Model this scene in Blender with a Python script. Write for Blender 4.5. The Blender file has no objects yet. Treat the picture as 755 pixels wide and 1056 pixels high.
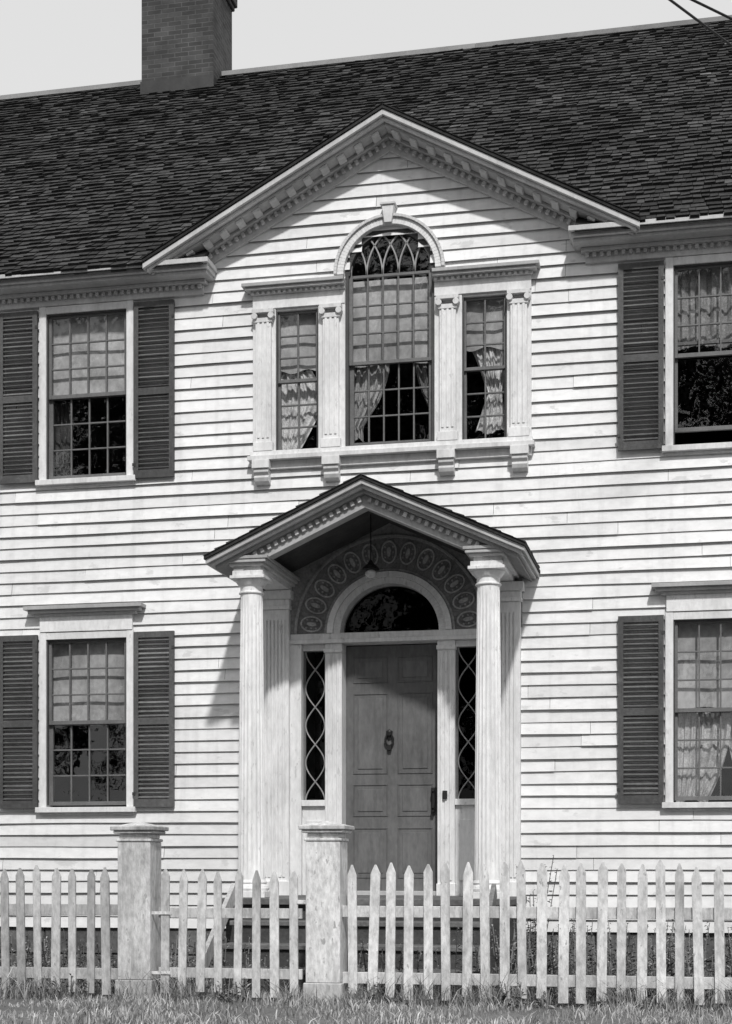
import bpy, math, random
import numpy as np
from mathutils import Vector
random.seed(7); np.random.seed(7)
sc = bpy.context.scene
XC = 0.243          # centre line of the facade (metres)

# ------------------------------------------------------------------ mesh builder
class MB:
    def __init__(s): s.v=[]; s.f=[]; s.t=[]
    def face(s, pts, tone=1.0):
        b=len(s.v); s.v.extend([tuple(p) for p in pts]); s.f.append(tuple(range(b,b+len(pts)))); s.t.append(tone)
    def box(s,x0,x1,y0,y1,z0,z1,tone=1.0):
        if x0>x1:x0,x1=x1,x0
        b=len(s.v)
        s.v.extend([(x0,y0,z0),(x1,y0,z0),(x1,y1,z0),(x0,y1,z0),(x0,y0,z1),(x1,y0,z1),(x1,y1,z1),(x0,y1,z1)])
        for q in ((0,3,2,1),(4,5,6,7),(0,1,5,4),(1,2,6,5),(2,3,7,6),(3,0,4,7)):
            s.f.append(tuple(b+i for i in q)); s.t.append(tone)
    def obox(s,c,ax,ay,az,hx,hy,hz,tone=1.0):
        c=Vector(c);ax=Vector(ax).normalized()*hx;ay=Vector(ay).normalized()*hy;az=Vector(az).normalized()*hz
        b=len(s.v)
        for p in ((-1,-1,-1),(1,-1,-1),(1,1,-1),(-1,1,-1),(-1,-1,1),(1,-1,1),(1,1,1),(-1,1,1)):
            s.v.append(tuple(c+ax*p[0]+ay*p[1]+az*p[2]))
        for q in ((0,3,2,1),(4,5,6,7),(0,1,5,4),(1,2,6,5),(2,3,7,6),(3,0,4,7)):
            s.f.append(tuple(b+i for i in q)); s.t.append(tone)
    def prism(s,poly,y0,y1,tone=1.0):
        n=len(poly); b=len(s.v)
        s.v.extend([(p[0],y0,p[1]) for p in poly]); s.v.extend([(p[0],y1,p[1]) for p in poly])
        s.f.append(tuple(b+i for i in range(n))); s.t.append(tone)
        s.f.append(tuple(b+n+i for i in reversed(range(n)))); s.t.append(tone)
        for i in range(n):
            j=(i+1)%n; s.f.append((b+i,b+n+i,b+n+j,b+j)); s.t.append(tone)
    def rake(s,cx,zt,sl,xin,xout,d0,d1,y0,y1,tone=1.0):
        for sg in (-1,1):
            s.prism([(cx+sg*xin,zt-sl*xin+d0),(cx+sg*xout,zt-sl*xout+d0),(cx+sg*xout,zt-sl*xout+d1),(cx+sg*xin,zt-sl*xin+d1)],y0,y1,tone)
    def ring(s,cx,cz,ai,bi,ao,bo,a0,a1,y0,y1,n=40,tone=1.0):
        P=[]
        for i in range(n+1):
            a=math.radians(a0+(a1-a0)*i/n); c,sn=math.cos(a),math.sin(a)
            P.append(((cx+ai*c,cz+bi*sn),(cx+ao*c,cz+bo*sn)))
        for i in range(n):
            (i0,o0),(i1,o1)=P[i],P[i+1]
            s.prism([i0,o0,o1,i1],y0,y1,tone)
    def ribbon(s,pts,w,y0,y1,tone=1.0,closed=False):
        n=len(pts)
        L=[];R=[]
        for i in range(n):
            if closed: a=pts[i-1]; b=pts[(i+1)%n]
            else: a=pts[max(0,i-1)]; b=pts[min(n-1,i+1)]
            dx,dz=b[0]-a[0],b[1]-a[1]; l=math.hypot(dx,dz) or 1
            nx,nz=-dz/l*w/2,dx/l*w/2
            L.append((pts[i][0]+nx,pts[i][1]+nz)); R.append((pts[i][0]-nx,pts[i][1]-nz))
        for i in range(n if closed else n-1):
            j=(i+1)%n
            b=len(s.v)
            for (x,z) in (L[i],R[i],R[j],L[j]): s.v.append((x,y0,z))
            for (x,z) in (L[i],R[i],R[j],L[j]): s.v.append((x,y1,z))
            for q in ((0,1,2,3),(0,3,7,4),(1,5,6,2)):
                s.f.append(tuple(b+k for k in q)); s.t.append(tone)
    def lathe(s,cx,cy,prof,n=32,tone=1.0,flute=0,fd=0.0):
        b=len(s.v)
        for (r,z,fl) in prof:
            for i in range(n):
                a=2*math.pi*i/n
                rr=r
                if flute and fl: rr=r-fd*abs(math.sin(a*flute/2))**0.7*fl
                s.v.append((cx+rr*math.cos(a),cy+rr*math.sin(a),z))
        for k in range(len(prof)-1):
            for i in range(n):
                j=(i+1)%n
                s.f.append((b+k*n+i,b+k*n+j,b+(k+1)*n+j,b+(k+1)*n+i)); s.t.append(tone)
        s.f.append(tuple(b+i for i in reversed(range(n)))); s.t.append(tone)
        s.f.append(tuple(b+(len(prof)-1)*n+i for i in range(n))); s.t.append(tone)
    def obj(s,name,mat,parent=None,bevel=0,smooth=False):
        me=bpy.data.meshes.new(name); me.from_pydata(s.v,[],s.f); me.update()
        at=me.attributes.new('tone','FLOAT','FACE'); at.data.foreach_set('value',np.array(s.t,dtype=np.float32))
        me.materials.append(mat)
        o=bpy.data.objects.new(name,me); sc.collection.objects.link(o)
        if parent: o.parent=parent
        if bevel:
            m=o.modifiers.new('bevel','BEVEL'); m.width=bevel; m.segments=1; m.limit_method='ANGLE'; m.angle_limit=math.radians(50)
        if smooth:
            me.polygons.foreach_set('use_smooth',[True]*len(me.polygons))
        return o

def empty(name):
    e=bpy.data.objects.new(name,None); sc.collection.objects.link(e); return e

# ------------------------------------------------------------------ materials
def mat(name,base,rough=0.6,dirt=0.25,dscale=3.0,stretch=(1,1,1),fine=0.12,fscale=40,bump=0.15,bscale=60,spec=0.3,peel=0.0,peelc=0.3,streak=0.0):
    m=bpy.data.materials.new(name); m.use_nodes=True; nt=m.node_tree; N=nt.nodes; L=nt.links
    N.clear(); out=N.new('ShaderNodeOutputMaterial'); p=N.new('ShaderNodeBsdfPrincipled'); L.new(p.outputs[0],out.inputs[0])
    tc=N.new('ShaderNodeTexCoord'); mp=N.new('ShaderNodeMapping'); mp.inputs['Scale'].default_value=stretch
    L.new(tc.outputs['Object'],mp.inputs[0])
    def noise(sc_,det,src=mp):
        n=N.new('ShaderNodeTexNoise'); n.inputs['Scale'].default_value=sc_; n.inputs['Detail'].default_value=det; n.inputs['Roughness'].default_value=.6
        L.new(src.outputs[0],n.inputs['Vector']); return n
    def ramp(n,lo,hi,a,b):
        r=N.new('ShaderNodeMapRange'); r.inputs[1].default_value=lo; r.inputs[2].default_value=hi; r.inputs[3].default_value=a; r.inputs[4].default_value=b
        L.new(n.outputs[0],r.inputs[0]); return r
    def mul(a,b):
        x=N.new('ShaderNodeMath'); x.operation='MULTIPLY'; L.new(a,x.inputs[0])
        if isinstance(b,float): x.inputs[1].default_value=b
        else: L.new(b,x.inputs[1])
        return x.outputs[0]
    n1=ramp(noise(dscale,6),.38,.68,1.0,1.0-dirt); n2=ramp(noise(fscale,4),.35,.7,1.0+fine*.4,1.0-fine)
    at=N.new('ShaderNodeAttribute'); at.attribute_name='tone'
    c=mul(mul(mul(n1.outputs[0],n2.outputs[0]),at.outputs['Fac']),float(base))
    if streak>0:      # rain streaks : noise stretched vertically
        m2=N.new('ShaderNodeMapping'); m2.inputs['Scale'].default_value=(9,9,.7); L.new(tc.outputs['Object'],m2.inputs[0])
        sr=ramp(noise(1.0,5,m2),.52,.75,1.0,1.0-streak); c=mul(c,sr.outputs[0])
    if peel>0:
        pn=ramp(noise(dscale*7,8),.62,.66,0.0,peel)
        mx=N.new('ShaderNodeMix'); mx.data_type='FLOAT'; L.new(pn.outputs[0],mx.inputs[0]); L.new(c,mx.inputs[2]); mx.inputs[3].default_value=peelc
        c=mx.outputs[0]
    cmb=N.new('ShaderNodeCombineColor'); 
    for i in range(3): L.new(c,cmb.inputs[i])
    L.new(cmb.outputs[0],p.inputs['Base Color']); p.inputs['Roughness'].default_value=rough
    p.inputs['Specular IOR Level'].default_value=spec
    if bump:
        bn=noise(bscale,5); bp=N.new('ShaderNodeBump'); bp.inputs['Strength'].default_value=bump; bp.inputs['Distance'].default_value=.01
        L.new(bn.outputs[0],bp.inputs['Height']); L.new(bp.outputs[0],p.inputs['Normal'])
    return m

M_clap=mat('clapboard_paint',.80,.6,.17,.8,(.6,1,1.2),.09,14,.15,30,peel=.5,peelc=.45,streak=.15)
M_trim=mat('trim_paint',.80,.55,.18,2.5,(1,1,.5),.12,30,.15,70,peel=.4,peelc=.4,streak=.18)
M_porch=mat('portico_paint',.80,.55,.16,4,(1,1,.35),.12,30,.15,70,peel=.5,peelc=.4,streak=.18)
M_relief=mat('weathered_shaded_relief',.24,.7,.4,6,(1,1,1),.3,40,.4,70)  # weathered grey, lowered further so porch shade is painted into the colour
M_sash=mat('sash_paint',.16,.5,.25,5,(1,1,1),.2,50,.2,90)
M_shut=mat('shutter_paint',.10,.55,.35,3,(1,1,.6),.3,40,.3,90,peel=.3,peelc=.2)
M_door=mat('door_paint',.145,.5,.3,3,(1,1,.4),.2,30,.1,60,spec=.4,streak=.35)
M_shing=mat('wood_shingles',.054,.85,.5,.8,(1,1,1),.4,25,.6,60,spec=.15)
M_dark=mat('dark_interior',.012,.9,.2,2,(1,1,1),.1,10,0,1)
M_shade=mat('roller_shade',.56,.8,.5,2.5,(1,1,.7),.15,20,.2,12)
M_curt=mat('lace_curtain',.85,.9,.35,8,(1,1,1),.4,60,.2,60)
M_stone=mat('step_stone',.13,.8,.45,3,(1,1,1),.3,30,.5,40)
M_found=mat('foundation_stone',.15,.85,.5,2.5,(1,1,1),.3,20,.8,14)
M_iron=mat('black_iron',.015,.4,.2,5,(1,1,1),.1,50,.1,60,spec=.5)
M_fence=mat('fence_whitewash',.78,.75,.35,4,(1,1,.4),.3,35,.5,80,peel=.8,peelc=.3,streak=.45)
M_ground=mat('yard_soil',.17,.95,.4,1.2,(1,1,1),.5,25,1.0,30)
M_grass=mat('grass_blades',.33,.8,.5,1.7,(1,1,1),.1,10,0,1)
M_weed=mat('weed_leaves',.13,.7,.35,2,(1,1,1),.1,10,0,1)
M_wood=mat('pole_wood',.1,.85,.3,2,(1,1,.2),.3,30,.4,40)
M_globe=mat('milk_glass',.5,.15,.1,3,(1,1,1),.05,20,0,1,spec=.6)
M_leaf=mat('tree_leaves',.045,.7,.4,.5,(1,1,1),.1,10,0,1)

def brick_mat():
    m=bpy.data.materials.new('chimney_brick'); m.use_nodes=True; nt=m.node_tree; N=nt.nodes; L=nt.links
    p=N['Principled BSDF']; p.inputs['Roughness'].default_value=.9
    tc=N.new('ShaderNodeTexCoord'); sep=N.new('ShaderNodeSeparateXYZ'); L.new(tc.outputs['Object'],sep.inputs[0])
    ad=N.new('ShaderNodeMath'); ad.operation='ADD'; L.new(sep.outputs[0],ad.inputs[0]); L.new(sep.outputs[1],ad.inputs[1])
    cb=N.new('ShaderNodeCombineXYZ'); L.new(ad.outputs[0],cb.inputs[0]); L.new(sep.outputs[2],cb.inputs[1])
    b=N.new('ShaderNodeTexBrick'); L.new(cb.outputs[0],b.inputs['Vector'])
    b.inputs['Scale'].default_value=1; b.inputs['Brick Width'].default_value=.19; b.inputs['Row Height'].default_value=.06; b.inputs['Mortar Size'].default_value=.006
    b.inputs['Color1'].default_value=(.030,.030,.030,1); b.inputs['Color2'].default_value=(.060,.060,.060,1); b.inputs['Mortar'].default_value=(.085,.085,.085,1)
    n=N.new('ShaderNodeTexNoise'); n.inputs['Scale'].default_value=3; n.inputs['Detail'].default_value=8; L.new(tc.outputs['Object'],n.inputs['Vector'])
    mr=N.new('ShaderNodeMapRange'); mr.inputs[1].default_value=.3; mr.inputs[2].default_value=.7; mr.inputs[3].default_value=.5; mr.inputs[4].default_value=1.5; L.new(n.outputs[0],mr.inputs[0])
    mx=N.new('ShaderNodeVectorMath'); mx.operation='SCALE'; L.new(b.outputs[0],mx.inputs[0]); L.new(mr.outputs[0],mx.inputs['Scale'])
    L.new(mx.outputs[0],p.inputs['Base Color'])
    bp=N.new('ShaderNodeBump'); bp.inputs['Distance'].default_value=.01; bp.invert=True; L.new(b.outputs['Fac'],bp.inputs['Height']); L.new(bp.outputs[0],p.inputs['Normal'])
    return m
M_brick=brick_mat()

def glass_mat(name,f0,tr):
    m=bpy.data.materials.new(name); m.use_nodes=True; nt=m.node_tree; N=nt.nodes; L=nt.links; N.clear()
    out=N.new('ShaderNodeOutputMaterial'); t=N.new('ShaderNodeBsdfTransparent'); t.inputs[0].default_value=(tr,tr,tr,1)
    g=N.new('ShaderNodeBsdfGlossy'); g.inputs['Roughness'].default_value=.02; g.inputs[0].default_value=(1,1,1,1)
    mx=N.new('ShaderNodeMixShader')
    ge=N.new('ShaderNodeNewGeometry'); dt=N.new('ShaderNodeVectorMath'); dt.operation='DOT_PRODUCT'
    L.new(ge.outputs['Incoming'],dt.inputs[0]); L.new(ge.outputs['Normal'],dt.inputs[1])
    def mt(op,a,b):
        x=N.new('ShaderNodeMath'); x.operation=op
        for i,q in enumerate((a,b)):
            if isinstance(q,(int,float)): x.inputs[i].default_value=q
            elif q is not None: L.new(q,x.inputs[i])
        return x.outputs[0]
    ab=mt('ABSOLUTE',dt.outputs['Value'],None); inv=mt('SUBTRACT',1.0,ab); pw=mt('POWER',inv,5.0); fc=mt('ADD',mt('MULTIPLY',pw,.9),f0)
    tc=N.new('ShaderNodeTexCoord'); n=N.new('ShaderNodeTexNoise'); n.inputs['Scale'].default_value=4; n.inputs['Detail'].default_value=2; L.new(tc.outputs['Object'],n.inputs['Vector'])
    bp=N.new('ShaderNodeBump'); bp.inputs['Strength'].default_value=.5; bp.inputs['Distance'].default_value=.01; L.new(n.outputs[0],bp.inputs['Height']); L.new(bp.outputs[0],g.inputs['Normal'])
    L.new(fc,mx.inputs[0]); L.new(t.outputs[0],mx.inputs[1]); L.new(g.outputs[0],mx.inputs[2]); L.new(mx.outputs[0],out.inputs[0])
    return m
M_glass=glass_mat('window_glass',.07,.92)
M_glass2=glass_mat('dark_doorway_glass',.012,.5)  # weaker mirror and darker see-through for fanlight and sidelight panes

# ------------------------------------------------------------------ HOUSE
house=empty('clapboard_house')
HW=7.0
GZ,GS,GH=8.34,0.53,2.42
EZ=7.07; RS=0.85; RD=5.16; OV=0.33
ridge_z=EZ+RS*(RD+OV)

WX=[-5.35,-3.15,3.155,5.35]
wins=[]
for dx in WX:
    wins.append((XC+dx,5.04,6.72,'up'))
    wins.append((XC+dx,1.69,3.385,'lo'))
W2=.435
openings=[(cx-W2-.03,cx+W2+.03,z0-.03,z1+.03) for cx,z0,z1,k in wins]
openings+= [(XC-1.0,XC+1.0,.4,3.36),(XC-.62,XC+.62,3.355,3.93)]
openings+= [(XC-1.17,XC-.70,5.15,6.62),(XC+.70,XC+1.17,5.15,6.62),(XC-.45,XC+.45,5.12,6.9),(XC-.40,XC+.40,6.89,7.10),(XC-.28,XC+.28,7.09,7.24)]

def gable_half(z): return (GZ-.06-z)/GS
cl=MB(); e=.118; z=.45; row=0
lip=.023
def subtract(iv,ops):
    for (a,b) in ops:
        out=[]
        for (p,q) in iv:
            if b<=p or a>=q: out.append((p,q))
            else:
                if a>p: out.append((p,a))
                if b<q: out.append((b,q))
        iv=out
    return iv
while z<GZ-.25:
    zt=z+e
    joints=[]; x=XC-HW-random.uniform(0,3)
    while x<XC+HW:
        x+=random.uniform(2.0,4.6); joints.append(x)
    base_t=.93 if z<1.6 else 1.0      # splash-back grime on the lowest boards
    btone=[base_t*min(1.05,random.gauss(1,.05)) for _ in range(len(joints)+1)]
    bj=[random.uniform(-.006,.008) for _ in range(len(joints)+1)]
    ph=random.uniform(0,6.28); ph2=random.uniform(0,6.28)
    cuts=sorted(set([z,zt]+[c for o in openings for c in (o[2],o[3]) if z<c<zt]))
    for a,b in zip(cuts[:-1],cuts[1:]):
        if b-a<1e-4: continue
        lo,hi=XC-HW,XC+HW
        if b>6.97:
            h=gable_half(a)
            if z>7.0: lo,hi=max(lo,XC-h),min(hi,XC+h)
        if hi<=lo: continue
        iv=subtract([(lo,hi)],[(o[0],o[1]) for o in openings if o[2]<b-1e-5 and o[3]>a+1e-5])
        for (p,q) in iv:
            bs=[p]+[j for j in joints if p<j<q]+[q]
            for s0,s1 in zip(bs[:-1],bs[1:]):
                k=sum(1 for j in joints if j<=s0+1e-6)
                tn=btone[k]; jy=bj[k]
                n=max(1,int((s1-s0)/.3))
                for i in range(n):
                    xa=s0+(s1-s0)*i/n; xb=s0+(s1-s0)*(i+1)/n
                    if i==n-1 and s1 in joints: xb-=.003
                    def wob(x): return -.0035*(1+math.sin(x*1.3+ph))-.0015*(1+math.sin(x*4.1+ph2))
                    za0=a+(wob(xa) if a==z else 0); za1=a+(wob(xb) if a==z else 0)
                    zb=b+(.012 if b==zt else 0)
                    def yf(zz,xx): return -(.004+(lip+jy+.004*math.sin(xx*2.1+ph2))*(1-(min(zz,zt)-z)/e))
                    d=.002 if b==zt else 0
                    cl.face([(xa,yf(a,xa),za0),(xb,yf(a,xb),za1),(xb,yf(b,xb)+d,zb),(xa,yf(b,xa)+d,zb)],tn)
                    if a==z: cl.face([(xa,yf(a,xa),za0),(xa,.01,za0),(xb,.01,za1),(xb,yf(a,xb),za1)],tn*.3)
    z=zt; row+=1
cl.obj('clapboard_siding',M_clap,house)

w=MB()
for sg in (-1,1):
    X=XC+sg*HW
    w.face([(X,0,.45),(X,2*RD,.45),(X,2*RD,7.0),(X,RD,ridge_z-.15),(X,0,7.2)])
w.face([(XC-HW,2*RD,.45),(XC+HW,2*RD,.45),(XC+HW,2*RD,7.1),(XC-HW,2*RD,7.1)])
for sg in (-1,1): w.box(XC+sg*HW-.09,XC+sg*HW+.09,-.04,.1,.45,6.9)
w.obj('end_walls',M_clap,house)
w=MB()
x=XC-HW
while x<XC+HW:
    wd=random.uniform(.5,1.0); 
    for k in range(2): w.box(x+.006,min(x+wd,XC+HW)-.006,-.0+random.uniform(-.012,.012),.4,-.1+.275*k,-.1+.275*(k+1)-.01,random.uniform(.7,1.2))
    x+=wd
w.box(XC-HW+.02,XC+HW-.02,.03,.35,-.2,.445,.4)
w.box(XC-HW,XC+HW,.5,2*RD,-.2,.4)
w.obj('stone_foundation',M_found,house,bevel=.01)
w=MB()
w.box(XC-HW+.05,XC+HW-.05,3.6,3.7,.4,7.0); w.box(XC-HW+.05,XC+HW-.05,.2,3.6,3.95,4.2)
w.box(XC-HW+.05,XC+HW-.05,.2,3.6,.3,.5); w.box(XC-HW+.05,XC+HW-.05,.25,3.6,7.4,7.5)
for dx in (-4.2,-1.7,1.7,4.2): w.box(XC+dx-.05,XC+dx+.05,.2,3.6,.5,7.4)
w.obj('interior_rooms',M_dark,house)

# ---- roof
r=MB(); cs=1/math.hypot(1,RS); sn=RS*cs
def slab(x0,x1,y0,y1,th=.06,tone=.6):
    za=EZ+RS*(y0+OV)-.03; zb=EZ+RS*(y1+OV)-.03
    b=len(r.v)
    r.v.extend([(x0,y0,za),(x1,y0,za),(x1,y1,zb),(x0,y1,zb),(x0,y0,za-th),(x1,y0,za-th),(x1,y1,zb-th),(x0,y1,zb-th)])
    for q in ((0,1,2,3),(7,6,5,4),(0,4,5,1),(1,5,6,2),(2,6,7,3),(3,7,4,0)):
        r.f.append(tuple(b+i for i in q)); r.t.append(tone)
slab(XC-HW-.15,XC+HW+.15,.03,RD)
slab(XC-HW-.15,XC-1.82,-OV,.03); slab(XC+1.82,XC+HW+.15,-OV,.03)
r.face([(XC-HW-.15,RD,ridge_z-.03),(XC+HW+.15,RD,ridge_z-.03),(XC+HW+.15,2*RD+.3,7.0),(XC-HW-.15,2*RD+.3,7.0)],.6)
sv=Vector((0,cs,sn)); nv=Vector((0,-sn,cs))
Ltot=(RD+OV)/cs; ex=.125; s=-.02
def shingle(B,o,sv,nv,xv,wd,ln,th,tone,tilt=0):
    p0=o+nv*th; p1=o+xv*wd+nv*(th+tilt); q0=o+sv*ln+nv*.003; q1=o+xv*wd+sv*ln+nv*.003
    B.face([p0,p1,q1,q0],tone); B.face([o,o+xv*wd,p1,p0],tone*.4); B.face([o,p0,q0],tone*.5); B.face([o+xv*wd,q1,p1],tone*.5)
while s<Ltot-.1:
    x=XC-HW-.18; rowt=random.gauss(1,.15); rw=random.uniform(-.008,.008)
    while x<XC+HW+.15:
        wd=random.uniform(.07,.15)
        ss=s+random.uniform(-.014,.014)+rw+.016*math.sin(x*.9+s*2)
        y=-OV+ss*cs; zz=EZ+ss*sn-.03
        dxx=abs(x+wd/2-XC)
        if not (dxx<GH and zz < GZ-GS*dxx-.02) and not (y<0.06 and dxx<1.82):
            tn=rowt*max(.4,random.lognormvariate(0,.20))
            if random.random()<.03: tn*=1.6
            o=Vector((x,y,zz+.001))
            shingle(r,o,sv,nv,Vector((1,0,0)),wd-.005,ex+.05,random.uniform(.018,.038),tn,random.uniform(-.005,.008))
        x+=wd
    s+=ex
for sg in (-1,1):
    r.prism([(XC,GZ+.0),(XC+sg*GH,GZ-GS*GH),(XC+sg*GH,GZ-GS*GH-.03),(XC,GZ-.03)],-.40,1.75,.8)
    L=GH/math.cos(math.atan(GS)); c2=math.cos(math.atan(GS)); s2=math.sin(math.atan(GS))
    t=0
    while t<L-.05:
        yy=-.41
        while yy<1.3:
            wd=random.uniform(.08,.18)
            o=Vector((XC+sg*(L-t)*c2,yy,GZ-GS*(L-t)*c2+.001))
            shingle(r,o,Vector((-sg*c2,0,s2)),Vector((sg*s2,0,c2)),Vector((0,1,0)),wd-.005,min(.17,L-t),random.uniform(.008,.018),random.lognormvariate(0,.35))
            yy+=wd
        t+=.128
r.obj('shingle_roof',M_shing,house)
rb=MB()
x=XC-HW-.15
while x<XC+HW:
    x1=min(x+random.uniform(2.5,4),XC+HW+.15); d=random.uniform(-.004,.008)
    rb.prism([(x,ridge_z-.03+d),(x1-.004,ridge_z-.03+d),(x1-.004,ridge_z+.03+d),(x,ridge_z+.03+d)],RD-.03,RD+.03,random.uniform(.6,1.1)); x=x1
rb.obj('ridge_board',mat('ridge_wood',.35,.8,.3,2),house)

# ---- main eaves cornice
c=MB()
for sg in (-1,1):
    a,b_=(XC-HW-.12,XC-1.76) if sg<0 else (XC+1.76,XC+HW+.12)
    c.box(a,b_,-OV-.012,.02,7.005,7.055,.7)
    c.box(a+(.02 if sg>0 else 0),b_-(.02 if sg<0 else 0),-OV+.03,.02,6.965,7.003,.8)
    c.box(a+(.04 if sg>0 else 0),b_-(.04 if sg<0 else 0),-.26,.02,6.93,6.963,.6)
    c.box(a+(.1 if sg>0 else 0),b_-(.1 if sg<0 else 0),-.115,.02,6.895,6.928,.7)
    c.box(a+(.14 if sg>0 else 0),b_-(.14 if sg<0 else 0),-.05,.02,6.80,6.894,.8)
    x=a+.14
    while x<b_-.14:
        c.box(x,x+.036,-.088,-.052,6.852,6.893,random.uniform(.6,.8)); x+=.068
c.rake(XC,GZ-.034,GS,0,GH,0,-.055,-.385,.0,.7)
c.rake(XC,GZ-.034,GS,0,GH-.03,-.056,-.085,-.345,.0,.8)
c.rake(XC,GZ-.034,GS,0,GH-.06,-.086,-.115,-.29,.0,.55)
c.rake(XC,GZ-.034,GS,0,GH-.1,-.116,-.15,-.13,.0,.55)
c.rake(XC,GZ-.034,GS,0,GH-.3,-.151,-.255,-.055,.0,.75)
th=math.atan(GS)
for sg in (-1,1):
    d=.05
    while d<GH-.35:
        X=XC+sg*d; Z=GZ-.034-GS*d-.178
        c.obox((X,-.075,Z),(math.cos(th),0,-sg*math.sin(th)),(0,1,0),(sg*math.sin(th),0,math.cos(th)),.018,.0185,.023,random.uniform(.6,.85))
        d+=.068
    d=.1
    while d<GH-.2:
        X=XC+sg*d; Z=GZ-.034-GS*d-.13
        c.obox((X,-.205,Z),(math.cos(th),0,-sg*math.sin(th)),(0,1,0),(sg*math.sin(th),0,math.cos(th)),.04,.07,.014,.7)
        d+=.17
c.obj('eaves_and_gable_cornice',M_trim,house,bevel=.004)

# ---- chimney
c=MB(); cx0,cx1,cy0,cy1=-4.08,-3.08,4.75,5.62
c.box(cx0,cx1,cy0,cy1,10.5,12.84)
c.box(cx0-.03,cx1+.03,cy0-.03,cy1+.03,12.84,12.90); c.box(cx0-.06,cx1+.06,cy0-.06,cy1+.06,12.90,13.03); c.box(cx0-.01,cx1+.01,cy0-.01,cy1+.01,13.03,13.2)
c.obj('brick_chimney',M_brick,house,bevel=.01)
c=MB(); c.box(cx0-.012,cx1+.012,cy0-.012,cy1+.012,11.2,ridge_z-.20)
c.obj('chimney_flashing',mat('lead_flashing',.05,.5,.4,4),house)

# ---- windows
T=MB(); S=MB(); G=MB(); G2=MB(); SH=MB(); SD=MB(); CU=MB()
def sash(x0,x1,z0,z1,y,nc,nr,st=.040,mt=.015,glass=True):
    S.box(x0,x0+st,y,y+.035,z0,z1); S.box(x1-st,x1,y,y+.035,z0,z1)
    S.box(x0+st,x1-st,y+.001,y+.034,z0,z0+st); S.box(x0+st,x1-st,y+.001,y+.034,z1-st*.8,z1)
    a,b_,c0,c1=x0+st,x1-st,z0+st,z1-st*.8
    for i in range(1,nc):
        X=a+(b_-a)*i/nc; S.box(X-mt/2,X+mt/2,y+.003,y+.03,c0,c1)
    for j in range(1,nr):
        Z=c0+(c1-c0)*j/nr; S.box(a,b_,y+.005,y+.028,Z-mt/2,Z+mt/2)
    if glass:
        for i in range(nc):
            for j in range(nr):
                xa=a+(b_-a)*i/nc; xb=a+(b_-a)*(i+1)/nc; za=c0+(c1-c0)*j/nr; zb=c0+(c1-c0)*(j+1)/nr
                d=[random.uniform(-.0035,.0035) for _ in range(3)]
                yy=y+.017
                G.face([(xa,yy+d[0]-d[1],za),(xb,yy+d[0]+d[1],za),(xb,yy+d[0]+d[1]+d[2],zb),(xa,yy+d[0]-d[1]+d[2],zb)])
def curtain(x0,x1,z0,z1,y,fn=None,folds=7,amp=.018,tone=1.0,nx=44,nz=16,B=None):
    B=B or CU
    P=[]
    ph=random.uniform(0,6); p2=random.uniform(0,6); k2=random.uniform(1.6,2.4)
    for j in range(nz+1):
        t=j/nz; fa,fb=(0,1) if fn is None else fn(t)
        rowp=[]
        for i in range(nx+1):
            u=i/nx; uu=u+.05*math.sin(u*7+p2)+.02*math.sin(t*5+u*3)
            X=x0+(x1-x0)*(fa+(fb-fa)*u)
            rowp.append((X,y+amp*(.75+.35*math.sin(u*4+p2))*math.sin(uu*folds*6.283+ph+.8*math.sin(t*3+p2))+.4*amp*math.sin(uu*folds*k2*6.283+t*5),z1+(z0-z1)*t+(.02*math.sin(u*9+ph) if j==nz else 0)))
        P.append(rowp)
    for j in range(nz):
        for i in range(nx):
            B.face([P[j][i],P[j+1][i],P[j+1][i+1],P[j][i+1]],tone)
def shade(x0,x1,z0,z1,y,tone):
    curtain(x0,x1,z0,z1,y,None,random.uniform(.6,1.4),.006,tone,16,8,SD)
def shutter(x0,x1,z0,z1,tone=1.0):
    y0,y1=-.075,-.04
    def bx(a,b_,c0,c1,ya=y0,yb=y1,t=1.0):
        SH.box(a,b_,ya,yb,c0,c1,t*tone)
    st=.05
    bx(x0,x0+st,z0,z1); bx(x1-st,x1,z0,z1)
    bx(x0+st,x1-st,z0,z0+.08,y0+.002,y1-.002); bx(x0+st,x1-st,z1-.06,z1,y0+.002,y1-.002)
    zm=z0+(z1-z0)*.47; bx(x0+st,x1-st,zm,zm+.07,y0+.002,y1-.002)
    for (a,b_) in ((z0+.08,zm),(zm+.07,z1-.06)):
        n=int((b_-a)/.043)
        for i in range(n):
            zc=a+(b_-a)*(i+.5)/n
            ang=math.radians(36+random.uniform(-8,8))
            SH.obox(((x0+x1)/2,-.057,zc),(1,0,random.uniform(-.004,.004)),(0,math.cos(ang),math.sin(ang)),(0,-math.sin(ang),math.cos(ang)),(x1-x0)/2-st+.002,.020,.004,tone*random.uniform(.8,2.0))
    SH.box(x0-.012,x0+.02,y0-.006,y0,z0+.12,z0+.15,.5); SH.box(x1-.02,x1+.012,y0-.006,y0,z1-.18,z1-.15,.5)
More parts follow.
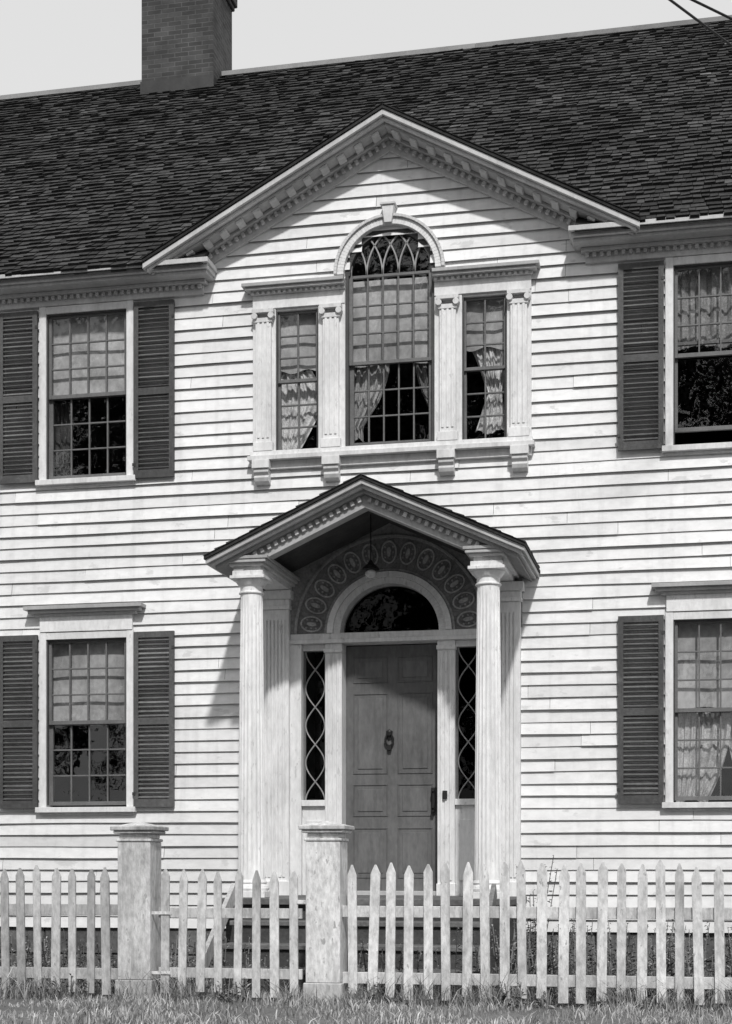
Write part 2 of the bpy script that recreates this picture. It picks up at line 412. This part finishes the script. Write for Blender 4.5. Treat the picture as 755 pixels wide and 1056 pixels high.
def window(cx,z0,z1,kind,idx):
    a,b_=cx-W2,cx+W2; cw=.075
    T.box(a-cw,a,-.05,.12,z0-.02,z1+.075,.95); T.box(b_,b_+cw,-.05,.12,z0-.02,z1+.075,.95)
    T.box(a,b_,-.048,.12,z1,z1+.073,.9)
    T.box(a-cw-.03,b_+cw+.03,-.085,.12,z0-.075,z0-.021,.9)
    T.box(a-cw,b_+cw,-.04,.0,z0-.10,z0-.076,.8)
    if kind=='lo':
        T.box(a-cw+.01,b_+cw-.01,-.06,.0,z1+.077,z1+.235)
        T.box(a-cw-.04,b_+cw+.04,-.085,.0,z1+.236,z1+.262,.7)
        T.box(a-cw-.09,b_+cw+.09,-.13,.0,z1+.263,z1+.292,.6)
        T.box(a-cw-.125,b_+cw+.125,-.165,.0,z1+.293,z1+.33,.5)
    zm=(z0+z1)/2
    S.box(a,a+.014,-.03,.0,z0,z1,.4); S.box(b_-.014,b_,-.03,.0,z0,z1,.4); S.box(a,b_,-.031,.0,z1-.014,z1,.4)
    sash(a,b_,zm-.02,z1,.0,4,3)
    raised = (kind=='up' and idx==2)
    if raised: sash(a,b_,z0+.13,zm+.14,.038,1,1)
    else: sash(a,b_,z0,zm+.02,.038,4,3)
    if not raised:
        zb=zm+random.choice([0.0,.02,-.03])
        shade(a,b_,zb,z1,.10,random.uniform(.8,1.05))
        SD.box(a,b_,.090,.102,zb-.025,zb,.7)
    else:
        curtain(a,b_,zm+.1,z1,.12,None,8,.02,.42)
    if kind=='lo' and idx==2:
        curtain(a,b_,z0,zm,.13,lambda t:(0,.62-.25*t*t),6,.02,.70)
        curtain(a,b_,z0,zm,.15,lambda t:(.50+.22*t,1),5,.02,.5)
    if kind=='up' and idx==1:
        curtain(a,b_,z0,zm,.2,lambda t:(0,.18),3,.02,.12)
    wd=.425; g=.012
    tz=(-.02 if kind=='up' else .02)
    lo_=z0-.03+tz*.3; hi_=z1+.05+tz*.3
    shutter(a-cw-g-wd,a-cw-g,lo_-random.uniform(0,.025),hi_-random.uniform(0,.012),tone=random.uniform(.75,1.25))
    shutter(b_+cw+g,b_+cw+g+wd,lo_-random.uniform(0,.025),hi_-random.uniform(0,.012),tone=random.uniform(.75,1.25))
for i,(cx,z0,z1,kd) in enumerate(wins): window(cx,z0,z1,kd,i//2)

# ---- palladian window
def pal():
    T.box(XC-1.42,XC+1.42,-.13,.0,5.085,5.13,.85); T.box(XC-1.40,XC+1.40,-.095,.12,5.131,5.18)
    T.box(XC-1.39,XC+1.39,-.06,.0,5.005,5.084,.95)
    for d in (-1.28,-.57,.57,1.28):
        X=XC+d; prof=[(0,5.0),(-.13,5.0),(-.13,4.965),(-.10,4.94),(-.115,4.915),(-.10,4.88),(-.055,4.86),(0,4.85)]
        b=len(T.v); n=len(prof)
        for sx in (-.075,.075):
            for (yy,zz) in prof: T.v.append((X+sx,yy-.001,zz))
        T.f.append(tuple(b+i for i in range(n))); T.t.append(.85)
        T.f.append(tuple(b+n+i for i in reversed(range(n)))); T.t.append(.85)
        for i in range(n):
            j=(i+1)%n; T.f.append((b+i,b+n+i,b+n+j,b+j)); T.t.append(.8)
        T.box(X-.088,X+.088,-.15,0,5.001,5.083,.9)
    for sg in (-1,1):
        for (i,o) in ((.445,.715),(1.15,1.385)):
            a,b_=sorted((XC+sg*i,XC+sg*o))
            T.box(a,b_,-.045,.12,5.18,6.60,.97)
            m=(a+b_)/2; pw=.08
            T.box(m-pw,m+pw,-.085,-.046,5.27,6.50)
            for k in (-.048,0,.048): T.box(m+k-.012,m+k+.012,-.095,-.086,5.31,6.46)
            T.box(m-pw-.02,m+pw+.02,-.10,-.044,5.181,5.269)
            T.box(m-pw-.012,m+pw+.012,-.098,-.046,6.455,6.50+.0,.9)
            T.box(m-pw-.03,m+pw+.03,-.115,-.046,6.545,6.585,.85)
            for kx in (-1,1):
                T.prism([(m+kx*(pw+.005)+.032*math.cos(t*math.pi/5),6.515+.032*math.sin(t*math.pi/5)) for t in range(10)],-.12,-.05,.85)
        a,b_=sorted((XC+sg*.445,XC+sg*1.385))
        T.box(a,b_,-.055,.12,6.60,6.735,.95)
        a,b_=sorted((XC+sg*.442,XC+sg*1.40)); T.box(a,b_,-.085,.0,6.736,6.765,.75)
        x=a+.01
        while x<b_-.03: T.box(x,x+.03,-.105,-.085,6.739,6.765,.8); x+=.055
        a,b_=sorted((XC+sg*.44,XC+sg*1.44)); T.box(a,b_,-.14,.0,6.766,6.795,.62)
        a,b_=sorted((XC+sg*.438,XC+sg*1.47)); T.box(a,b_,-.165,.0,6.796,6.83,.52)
        a,b_=sorted((XC+sg*.717,XC+sg*1.148))
        T.box(a,b_,-.03,.12,6.575,6.599,.9)
        S.box(a,a+.014,-.028,.0,5.181,6.574,.4); S.box(b_-.014,b_,-.028,.0,5.181,6.574,.4)
        sash(a,b_,5.18,5.90,.03,2,3,.032); sash(a,b_,5.87,6.575,.0,2,3,.032)
        shade(a,b_,6.10 if sg>0 else 6.0,6.58,.085,.9)
    a,b_=XC-.443,XC+.443
    S.box(a,a+.028,-.02,.1,5.18,6.89,.45); S.box(b_-.028,b_,-.02,.1,5.18,6.89,.45); S.box(a,b_,-.022,.1,5.18,5.205,.45)
    sash(a+.028,b_-.028,5.205,6.04,.045,5,3,.04); sash(a+.028,b_-.028,6.0,6.88,.008,5,3,.035)
    zc=6.875
    T.ring(XC,zc,.455,.455,.52,.52,0,180,-.075,.12,48); T.ring(XC,zc,.521,.521,.55,.55,0,180,-.10,.0,48,.8)
    S.ring(XC,zc,.40,.40,.453,.453,0,180,-.015,.09,48,.5)
    T.prism([(XC-.035,zc+.45),(XC+.035,zc+.45),(XC+.06,zc+.62),(XC-.06,zc+.62)],-.13,0,.9)
    T.box(XC-.075,XC+.075,-.145,0,zc+.621,zc+.645,.8)
    R=.40
    for x0 in (-.4,-.24,-.08,.08,.24,.4):
        for sg in (-1,1):
            rr=.56; pts=[]
            for i in range(40):
                an=i/39*1.5
                X=x0+sg*(rr-rr*math.cos(an)); Z=rr*math.sin(an)
                if X*X+Z*Z>(R+.005)**2 : break
                pts.append((XC+X,zc+Z))
            if len(pts)>2: S.ribbon(pts,.015,.01,.035,2.2)
    n=24
    G.face([(XC+.42*math.cos(math.pi*i/n),.027,zc+.42*math.sin(math.pi*i/n)) for i in range(n+1)])
    shade(a,b_,6.03,6.86,.115,1.0)
    curtain(a,b_,5.3,6.05,.15,lambda t:(0,.46-.30*min(1,t*1.2)**1.7),5,.022,.62)
    curtain(a,b_,5.45,6.05,.15,lambda t:(.74+.18*min(1,t*1.15)**1.5,1),4,.02,.30)
    l0,l1=XC-1.148,XC-.717; r0,r1=XC+.717,XC+1.148
    curtain(l0,l1,5.55,6.02,.13,lambda t:(.0,.75+.25*math.sin(t*2.6)),4,.026,.95)
    curtain(l0,l1,5.22,5.60,.13,lambda t:(.0,.95-.45*t),4,.022,.95)
    curtain(r0,r1,5.60,6.13,.13,lambda t:(.12+.45*t**.8,1-.15*t),4,.026,.95)
    curtain(r0,r1,5.30,5.66,.13,lambda t:(.52-.30*t,.85+.1*t),4,.022,.9)
pal()

# ------------------------------------------------------------------ doorway + portico
P=MB(); RL=MB(); D=MB(); IR=MB()
PF=.78
for sg in (-1,1):
    def X(a,b_): return sorted((XC+sg*a,XC+sg*b_))
    a,b_=X(1.00,1.285); P.box(a,b_,-.11,.0,PF,3.60)
    for i in range(6): 
        m=a+.03+(b_-a-.06)*(i+.5)/6; P.box(m-.012,m+.012,-.122,-.111,PF+.18,3.5)
    a,b_=X(.985,1.30); P.box(a,b_,-.14,.0,PF-.002,PF+.14); P.box(a,b_,-.14,.0,3.601,3.64)
    a,b_=X(.965,1.32); P.box(a,b_,-.16,.0,3.70,3.785,.9); a,b_=X(.99,1.295); P.box(a,b_,-.12,.0,3.641,3.699)
    a,b_=X(.885,.999); P.box(a,b_,-.06,.14,PF,3.259)
    a,b_=X(.475,.645); P.box(a,b_,-.05,.16,PF,3.259)
    for k in (.515,.56,.605): 
        c0,c1=X(k-.011,k+.011); P.box(c0,c1,-.062,-.051,PF+.15,3.15)
    a,b_=X(.468,.655); P.box(a,b_,-.075,.1,3.17,3.21); P.box(a,b_,-.075,.1,PF+.001,PF+.12)
    a,b_=X(.646,.884); P.box(a,b_,-.02,.12,PF,1.66); P.box(a,b_,-.06,.12,1.66,1.72)
    a2,b2=X(.69,.84); P.box(a2,b2,-.035,-.021,.93,1.52)
    P.box(a,b_,.0,.12,3.20,3.258)
    S.box(a,a+.022,.03,.06,1.72,3.2); S.box(b_-.022,b_,.03,.06,1.72,3.2)
    G2.face([(a,.055,1.72),(b_,.055,1.72),(b_,.055,3.2),(a,.055,3.2)])
    m=(a+b_)/2; hw=(b_-a)/2-.022; nl=4
    for q in (-1,1):
        pts=[(m+q*hw*math.cos(math.pi*nl*t/60),1.72+1.48*t/60) for t in range(61)]
        S.ribbon(pts,.010,.025,.05,2.2)
P.box(XC-1.0,XC+1.0,-.085,.16,3.26,3.30); P.box(XC-.995,XC+.995,-.06,.15,3.301,3.36)
dx0,dx1,dz0,dz1=XC-.474,XC+.474,PF+.02,3.25
D.box(dx0,dx1,.13,.17,dz0,dz1)
def panel(a,b_,c0,c1):
    D.box(a,b_,.122,.1295,c0,c0+.014,.9);D.box(a,b_,.122,.1295,c1-.014,c1,.9);D.box(a,a+.014,.122,.1295,c0+.014,c1-.014,.9);D.box(b_-.014,b_,.122,.1295,c0+.014,c1-.014,.9)
    D.box(a+.05,b_-.05,.122,.1295,c0+.05,c1-.05,1.05)
for sg in (-1,1):
    a,b_=sorted((XC+sg*.05,XC+sg*.40))
    panel(a,b_,.95,1.45); panel(a,b_,1.56,1.88); panel(a,b_,1.98,2.78); panel(a,b_,2.88,3.14)
P.box(XC-.474,XC+.474,-.03,.2,PF+.001,PF+.045,.6)
IR.lathe(XC-.03,.105,[(.001,2.42,0),(.035,2.40,0),(.03,2.36,0),(.012,2.34,0)],12)
IR.ring(XC-.03,2.31,.03,.045,.05,.065,0,360,.09,.11,20); IR.box(XC-.05,XC-.01,.085,.125,2.21,2.26)
IR.box(XC+.385,XC+.435,.108,.13,1.58,1.84); IR.ribbon([(XC+.41,1.8),(XC+.42,1.76),(XC+.42,1.68),(XC+.41,1.62)],.025,.05,.08); IR.box(XC+.395,XC+.425,.05,.12,1.78,1.82); IR.box(XC+.395,XC+.425,.05,.12,1.60,1.64)
IR.box(XC+.53,XC+.575,-.085,-.06,1.72,1.80)
FZ=3.36
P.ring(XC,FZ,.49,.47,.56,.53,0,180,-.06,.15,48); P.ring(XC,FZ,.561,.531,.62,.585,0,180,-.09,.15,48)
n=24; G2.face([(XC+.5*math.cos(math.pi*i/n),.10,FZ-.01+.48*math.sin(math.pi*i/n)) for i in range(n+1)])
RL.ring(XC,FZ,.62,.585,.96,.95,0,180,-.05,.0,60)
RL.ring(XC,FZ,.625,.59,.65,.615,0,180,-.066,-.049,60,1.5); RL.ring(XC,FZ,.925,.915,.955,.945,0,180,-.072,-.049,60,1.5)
no=13
for i in range(no):
    t=math.radians(7+166*i/(no-1)); rm=.785; cx_,cz_=XC+rm*math.cos(t),FZ+(rm-.01)*math.sin(t)
    def el(ra,rt):
        pts=[]
        for k in range(20):
            q=2*math.pi*k/20; u=ra*math.cos(q); v=rt*math.sin(q)
            pts.append((cx_+u*math.cos(t)-v*math.sin(t),cz_+u*math.sin(t)+v*math.cos(t)))
        return pts
    RL.ribbon(el(.105,.072),.016,-.074,-.049,2.0,True)
    RL.prism(list(reversed(el(.05,.022))),-.072,-.049,1.9)
    for sg2 in (-1,1):
        for rr in (-.05,.0,.05):
            u=rr; v=sg2*.04
            RL.prism([(cx_+u*math.cos(t)-v*math.sin(t)+.011*math.cos(k),cz_+u*math.sin(t)+v*math.cos(t)+.011*math.sin(k)) for k in (0,1.05,2.1,3.14,4.2,5.2)],-.066,-.049,1.8)
PZ,PS,PH,PY=4.57,.455,1.46,-1.34
na=60; pr=[]
for i in range(na+1):
    t=math.pi*i/na; c_,s_=math.cos(t),math.sin(t)
    t1=1.3/max(abs(c_),1e-6); t2=(PZ-.12-FZ)/(s_+PS*abs(c_))
    to=max(.955,min(t1,t2)); pr.append(((XC+.955*c_,FZ+.945*s_),(XC+to*c_,FZ+to*s_)))
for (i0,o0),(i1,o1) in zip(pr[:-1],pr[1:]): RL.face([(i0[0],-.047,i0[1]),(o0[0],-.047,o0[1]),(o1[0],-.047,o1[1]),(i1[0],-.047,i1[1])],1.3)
P.rake(XC,PZ-.03,PS,0,PH,0,-.045,PY,0,.6)
P.rake(XC,PZ-.03,PS,0,PH-.03,-.046,-.075,PY+.04,0,.75)
P.rake(XC,PZ-.03,PS,0,PH-.07,-.076,-.11,PY+.08,0,.35)
P.rake(XC,PZ-.03,PS,0,PH-.22,-.111,-.225,-1.19,-1.05,.55)
RL.rake(XC,PZ-.03,PS,0,PH-.22,-.111,-.122,-1.048,-.048,.3)  # ceiling lining; its dark tone paints in the shade under the porch roof
th2=math.atan(PS)
for sg in (-1,1):
    d=.05
    while d<PH-.3:
        P.obox((XC+sg*d,-1.206,PZ-.03-PS*d-.14),(math.cos(th2),0,-sg*math.sin(th2)),(0,1,0),(sg*math.sin(th2),0,math.cos(th2)),.018,.015,.023,random.uniform(.5,.75)); d+=.065
pr_=MB()
for sg in (-1,1):
    pr_.prism([(XC,PZ-.0),(XC+sg*(PH+.01),PZ-PS*(PH+.01)),(XC+sg*(PH+.01),PZ-PS*(PH+.01)-.028),(XC,PZ-.028)],PY-.02,.0,.8)
    L=(PH+.01)/math.cos(th2); c2,s2=math.cos(th2),math.sin(th2); t=0
    while t<L-.03:
        yy=PY-.03
        while yy<-.12:
            wd=random.uniform(.08,.16)
            o=Vector((XC+sg*(L-t)*c2,yy,PZ-PS*(L-t)*c2+.001))
            shingle(pr_,o,Vector((-sg*c2,0,s2)),Vector((sg*s2,0,c2)),Vector((0,1,0)),wd-.004,min(.15,L-t),random.uniform(.006,.018),random.lognormvariate(0.6,.35))
            yy+=wd
        t+=.12
pr_.obj('portico_roof_shingles',M_shing,house)
for sg in (-1,1):
    def X(a,b_): return sorted((XC+sg*a,XC+sg*b_))
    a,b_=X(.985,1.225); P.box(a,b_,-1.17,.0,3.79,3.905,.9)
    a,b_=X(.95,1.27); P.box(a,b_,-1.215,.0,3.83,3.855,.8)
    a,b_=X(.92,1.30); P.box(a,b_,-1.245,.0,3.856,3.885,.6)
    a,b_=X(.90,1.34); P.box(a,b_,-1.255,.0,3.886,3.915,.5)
    cx_,cy_=XC+sg*1.104,-1.05
    prof=[]
    H0,H1=PF+.13,3.62
    for i in range(15):
        t=i/14; rr=.127-.024*t**1.6; prof.append((rr,H0+.03+(H1-.06-H0)*t,1 if 0<i<14 else 0))
    P.lathe(cx_,cy_,prof,120,1.05,20,.012)
    P.lathe(cx_,cy_,[(.155,PF+.06,0),(.165,PF+.085,0),(.155,PF+.11,0),(.135,PF+.125,0),(.145,PF+.14,0),(.13,H0+.035,0)],40)
    P.box(cx_-.17,cx_+.17,cy_-.17,cy_+.17,PF+.001,PF+.06)
    P.lathe(cx_,cy_,[(.103,3.585,0),(.118,3.59,0),(.118,3.605,0),(.105,3.61,0),(.105,3.655,0),(.12,3.665,0),(.145,3.70,0),(.15,3.715,0)],40)
    P.box(cx_-.165,cx_+.165,cy_-.165,cy_+.165,3.716,3.745); P.box(cx_-.145,cx_+.145,cy_-.145,cy_+.145,3.746,3.789)
P.obj('portico_woodwork',M_porch,house,bevel=.003)
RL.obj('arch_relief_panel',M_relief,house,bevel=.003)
D.obj('front_door',M_door,house,bevel=.003)
IR.obj('door_hardware',M_iron,house,bevel=.003)
LM=MB(); LM.lathe(XC-.07,-.6,[(.006,3.93,0),(.006,4.43,0)],8); LM.lathe(XC-.07,-.6,[(.085,3.865,0),(.07,3.89,0),(.03,3.92,0),(.012,3.95,0)],20)
LM.obj('porch_lamp_fitting',M_iron,house)
LM=MB(); LM.lathe(XC-.07,-.6,[(.055*math.sin(math.pi*k/10)+.001,3.825-.045*math.cos(math.pi*k/10),0) for k in range(11)],20); LM.obj('porch_lamp_globe',M_globe,house,smooth=True)

T.obj('window_trim',M_trim,house,bevel=.003)
S.obj('window_sashes',M_sash,house,bevel=.002)
G.obj('window_panes',M_glass,house)
G2.obj('doorway_panes',M_glass2,house)
SH.obj('louvered_shutters',M_shut,house)
SD.obj('roller_shades',M_shade,house)
CU.obj('curtains',M_curt,house,smooth=True)

ST=MB()
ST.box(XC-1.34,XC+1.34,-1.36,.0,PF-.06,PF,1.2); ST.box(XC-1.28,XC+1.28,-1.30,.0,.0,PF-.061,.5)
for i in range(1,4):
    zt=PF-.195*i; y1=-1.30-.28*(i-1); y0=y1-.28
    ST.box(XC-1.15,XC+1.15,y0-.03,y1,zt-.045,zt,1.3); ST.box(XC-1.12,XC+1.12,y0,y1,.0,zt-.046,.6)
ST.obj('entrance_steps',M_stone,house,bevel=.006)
SR=MB()
for sg in (-1,1):
    X0=XC+sg*1.19
    a=Vector((X0,-2.35,.16)); b_=Vector((X0,-1.30,.86)); d=(b_-a)
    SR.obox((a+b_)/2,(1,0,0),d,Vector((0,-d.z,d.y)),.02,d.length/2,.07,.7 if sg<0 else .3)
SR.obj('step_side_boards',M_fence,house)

# ------------------------------------------------------------------ FENCE
FY=-3.05
fence=empty('picket_fence')
def picket(B,x,w_,zt,tone):
    lean=random.gauss(0,.011); z0=.05+random.uniform(-.02,.02); h=w_/2*random.uniform(.90,1.08); yo=FY+random.uniform(-.003,.003)
    zt+=random.gauss(0,.014); pt=random.uniform(.055,.09)
    B.prism([(x-h,z0),(x+h,z0),(x+h+lean,zt-pt),(x+lean+.006,zt),(x+lean-.006,zt),(x-h+lean,zt-pt)],yo-.02,yo,tone)
FP=MB()
x=-1.493
while x>-8.5: picket(FP,x+random.uniform(-.012,.012),.07,1.055,random.uniform(.5,.85)); x-=.148
x=.551
while x<8.5: picket(FP,x+random.uniform(-.010,.010),.072,1.095,random.uniform(.82,1.10)); x+=.1475
FP.obj('pickets',M_fence,fence,bevel=.002)
RA=MB()
posts=[-1.244,.316]
for (a,b_,t) in ((-8.7,-1.385,.65),(.457,8.7,.85)):
    for zz in (.20,.72): RA.box(a,b_,FY+.004,FY+.05,zz-.045,zz+.045,t)
RA.obj('rails',M_fence,fence,bevel=.003)
PO=MB()
for px,tn in ((-4.9,.8),(posts[0],.85),(posts[1],1.0),(4.6,1),(8.6,1)):
    cy=FY+.07
    def sq(h,z0,z1,t=tn): PO.box(px-h,px+h,cy-h,cy+h,z0,z1,t)
    sq(.155,-.05,.16,tn*.8); sq(.138,.161,1.27); sq(.148,1.271,1.295); sq(.128+.0,1.296,1.335); sq(.165,1.336,1.36); sq(.185,1.361,1.395,tn*.75)
    h=.165; b=len(PO.v); PO.v.extend([(px-h,cy-h,1.396),(px+h,cy-h,1.396),(px+h,cy+h,1.396),(px-h,cy+h,1.396),(px,cy,1.435)])
    for q in ((0,1,4),(1,2,4),(2,3,4),(3,0,4)): PO.f.append(tuple(b+k for k in q)); PO.t.append(tn)
PO.obj('fence_posts',M_fence,fence,bevel=.006)
gate=empty('picket_gate')
GT=MB()
for i in range(8): picket(GT,-1.006+i*.153+random.uniform(-.008,.008),.07,1.04,random.uniform(.65,.95))
for zz in (.22,.70): GT.box(-1.06,.13,FY+.004,FY+.04,zz-.04,zz+.04,.8)
GT.obj('gate_pickets_and_frame',M_fence,gate,bevel=.002)
GI=MB()
for zz in (.22,.70): GI.box(-1.11,-.95,FY-.028,FY-.022,zz-.012,zz+.012)
GI.box(.1,.19,FY-.03,FY-.022,.78,.81)
GI.obj('gate_hinges_and_latch',M_fence,gate)

# ------------------------------------------------------------------ GROUND, GRASS, WEEDS
g=MB()
g.face([(-400,-400,0),(400,-400,0),(400,400,0),(-400,400,0)])
g.obj('ground',M_ground)
def blades(name,N,fx,h,wd,m,tone):
    xy=fx(N); N=len(xy)
    cl_=1+.6*np.sin(xy[:,0]*4.7+xy[:,1]*3)*np.sin(xy[:,0]*1.9-xy[:,1]*6.3)
    hh=np.random.uniform(h[0],h[1],N)*cl_; an=np.random.uniform(0,2*np.pi,N); ln=np.random.uniform(0,1.2,N)*hh; la=np.random.uniform(0,2*np.pi,N)
    w_=np.random.uniform(wd[0],wd[1],N)
    V=np.zeros((N,5,3)); dx=np.cos(an)*w_/2; dy=np.sin(an)*w_/2
    mx=xy[:,0]+np.cos(la)*ln*.35; my=xy[:,1]+np.sin(la)*ln*.35
    V[:,0]=np.c_[xy[:,0]-dx,xy[:,1]-dy,np.zeros(N)-.01]; V[:,1]=np.c_[xy[:,0]+dx,xy[:,1]+dy,np.zeros(N)-.01]
    V[:,2]=np.c_[mx+dx*.8,my+dy*.8,hh*.6]; V[:,3]=np.c_[mx-dx*.8,my-dy*.8,hh*.6]
    V[:,4]=np.c_[xy[:,0]+np.cos(la)*ln,xy[:,1]+np.sin(la)*ln,hh]
    B=MB(); B.v=[tuple(p) for p in V.reshape(-1,3).tolist()]
    tt=np.random.uniform(tone[0],tone[1],N)
    for i in range(N):
        b=i*5; B.f.append((b,b+1,b+2,b+3)); B.f.append((b+3,b+2,b+4)); B.t.extend([tt[i],tt[i]*1.1])
    return B.obj(name,m)
def lawn(N):
    x=np.random.uniform(-6,7,N); y=np.random.uniform(-5.6,-.1,N)
    d=np.sin(x*3.1+y*2)+np.sin(x*7.3-y*4.1)+np.sin(x*1.1+y*9)
    keep=(d+np.random.uniform(-1.7,1.7,N)>0)&~((np.abs(x-XC)<1.2)&(y>-2.2))
    return np.c_[x,y][keep]
blades('grass',100000,lawn,(.015,.075),(.004,.012),M_grass,(.4,1.9))
def fenceline(N):
    x=np.random.uniform(-6,7,N); y=FY+np.random.normal(-.02,.11,N); k=np.sin(x*5)+np.sin(x*13)+np.sin(x*2.2)+np.random.uniform(-1.3,1.3,N)>0
    return np.c_[x,y][k]
blades('tall_grass',15000,fenceline,(.06,.22),(.004,.009),M_grass,(.35,1.5))
WD=MB()
def weed(x,y,h,tone):
    lean=Vector((random.uniform(-.2,.2),random.uniform(-.15,.15),1)).normalized()
    p=Vector((x,y,0)); n=int(h/.035)+2
    WD.obox(p+lean*h/2,(1,0,0),(0,1,0),lean,.003,.003,h/2,tone*.9)
    for i in range(n):
        t=(i+1)/n; q=p+lean*h*t; a=random.uniform(0,6.28); L=random.uniform(.04,.10)*(1.15-.7*t); wv=L*.22
        d=Vector((math.cos(a),math.sin(a),random.uniform(-.3,.7))).normalized(); sd=d.cross(Vector((0,0,1))).normalized()*wv
        e_=q+d*L; m_=q+d*L*.5+Vector((0,0,.01))
        WD.face([q,m_+sd,e_,m_-sd],tone*random.uniform(.6,1.5))
for i in range(2100):
    x=random.uniform(-6,7); y=random.uniform(-2.85,-.15)
    if abs(x-XC)<1.3 and y>-2.3: continue
    if x<1.4 and random.random()<.35: continue
    if -1.0<x<.2 and y<-2.2 and random.random()<.5: continue
    weed(x,y,random.uniform(.12,.6)*(1.05 if x>1.2 else .8),random.uniform(.6,2.6))
for i in range(60):
    x=random.choice((-1.9,-.4,.75,1.9,2.6,-2.4))+random.gauss(0,.12); weed(x,FY-.08+random.gauss(0,.05),random.uniform(.06,.2),random.uniform(.8,2.2))
for i in range(7): weed(1.85+random.uniform(-.12,.15),-1.5+random.uniform(-.2,.2),random.uniform(.75,1.25),.8)
WD.obj('weeds',M_weed)

# ------------------------------------------------------------------ TREES ACROSS THE STREET (behind the photographer; mirrored in the panes)
def tree(x,y,h,seed):
    rnd=random.Random(seed); root=empty('maple_tree')
    B=MB(); B.lathe(x,y,[(.45,-.2,0),(.32,1,0),(.25,h*.45,0),(.08,h*.88,0)],10)
    cl=[]
    for i in range(17):
        a=rnd.uniform(0,6.28); z0=h*rnd.uniform(.22,.8); L=h*rnd.uniform(.15,.27); d=Vector((math.cos(a),math.sin(a),rnd.uniform(.15,.8))).normalized()
        p=Vector((x,y,z0)); B.obox(p+d*L/2,d.cross(Vector((0,0,1))),d,d.cross(d.cross(Vector((0,0,1)))),.06,L/2,.06)
        cl.append((p+d*L,rnd.uniform(1.3,2.2))); cl.append((p+d*L*.5+Vector((0,0,.8)),rnd.uniform(1.2,1.9)))
    cl.append((Vector((x,y,h*.92)),1.8))
    B.obj('trunk_and_limbs',M_wood,root)
    B=MB()
    for c_,r_ in cl:
        tn=rnd.uniform(.5,1.5)
        for k in range(170):
            u=Vector((rnd.gauss(0,1),rnd.gauss(0,1),rnd.gauss(0,1))).normalized()*r_*rnd.uniform(.3,1.05)
            q=c_+u; n_=Vector((rnd.gauss(0,1),rnd.gauss(0,1),rnd.gauss(0,1))).normalized(); t_=n_.orthogonal().normalized(); b2=n_.cross(t_); s_=rnd.uniform(.18,.34)
            B.face([q-t_*s_,q-b2*s_*.7,q+t_*s_,q+b2*s_*.7],tn*rnd.uniform(.7,1.3))
    B.obj('foliage',M_leaf,root)
for i,(tx,ty,th_) in enumerate(((-20,-31,18),(-13.5,-30,19),(-7.5,-32,20),(-2,-30,18.5),(3.5,-32,20),(9,-31,18),(15,-33,19),(21,-31,17),(-27,-32,18))): tree(tx,ty,th_,i+3)

# ------------------------------------------------------------------ POWER LINES + POLE
def wire(name,a,b_,sag=.0,r_=.010):
    cu=bpy.data.curves.new(name,'CURVE'); cu.dimensions='3D'; cu.bevel_depth=r_; sp=cu.splines.new('POLY'); n=30; sp.points.add(n)
    for i in range(n+1):
        t=i/n; p=Vector(a).lerp(Vector(b_),t); p.z-=sag*4*t*(1-t); sp.points[i].co=(*p,1)
    o=bpy.data.objects.new(name,cu); cu.materials.append(M_iron); sc.collection.objects.link(o); return o
wire('power_line',(-4.8,-16.13,7.415),(4.84,-.30,7.415)); wire('power_line',(-8.4,-15.97,7.6),(5.50,-.32,7.6))
pole=empty('utility_pole')
B=MB(); B.lathe(-6.6,-16.05,[(.15,-.2,0),(.13,4,0),(.11,8.4,0)],16); B.box(-8.6,-4.6,-16.13,-15.97,7.2,7.32)
B.obj('pole_and_crossarm',M_wood,pole)
B=MB()
for X_,z_ in ((-4.8,7.40),(-8.4,7.58)): B.lathe(X_,-16.05,[(.02,7.3,0),(.04,7.34,0),(.04,z_-.02,0),(.02,z_+.02,0)],12)
B.obj('insulators',M_globe,pole)

# ------------------------------------------------------------------ LIGHT, SKY (bright hazy day)
el,az=math.radians(45),math.radians(17)
sd=Vector((math.sin(az)*math.cos(el),-math.cos(az)*math.cos(el),math.sin(el)))
sun=bpy.data.lights.new('sun','SUN'); sun.energy=3.05; sun.angle=math.radians(2.5); sun.color=(1,.99,.98)
so=bpy.data.objects.new('sun',sun); sc.collection.objects.link(so); so.rotation_euler=sd.to_track_quat('Z','Y').to_euler()
wd_=bpy.data.worlds.new('World'); sc.world=wd_; wd_.use_nodes=True; N=wd_.node_tree.nodes; L=wd_.node_tree.links
bg=N['Background']; sk=N.new('ShaderNodeTexSky'); sk.sky_type='NISHITA'; sk.sun_disc=False; sk.sun_elevation=el; sk.sun_rotation=math.atan2(sd.x,sd.y); sk.dust_density=3
sp=N.new('ShaderNodeSeparateColor'); L.new(sk.outputs[0],sp.inputs[0])
mx=N.new('ShaderNodeMix'); mx.data_type='FLOAT'; mx.inputs[0].default_value=.75; L.new(sp.outputs[2],mx.inputs[2]); mx.inputs[3].default_value=9.0   # haze veil over the blue
cb=N.new('ShaderNodeCombineColor')
for i in range(3): L.new(mx.outputs[0],cb.inputs[i])
L.new(cb.outputs[0],bg.inputs[0]); bg.inputs[1].default_value=.10
sc.view_settings.view_transform='Standard'; sc.view_settings.look='None'; sc.view_settings.exposure=0; sc.view_settings.gamma=1

# ------------------------------------------------------------------ CAMERA (level view camera with rising front)
cam=bpy.data.cameras.new('camera'); co=bpy.data.objects.new('camera',cam); sc.collection.objects.link(co)
co.location=(3.169,-14.91,1.1); co.rotation_euler=(math.radians(90),0,math.radians(12))
cam.sensor_fit='HORIZONTAL'; cam.sensor_width=36; cam.lens=36*1600/755; cam.shift_y=362/755; cam.clip_end=2000
sc.camera=co
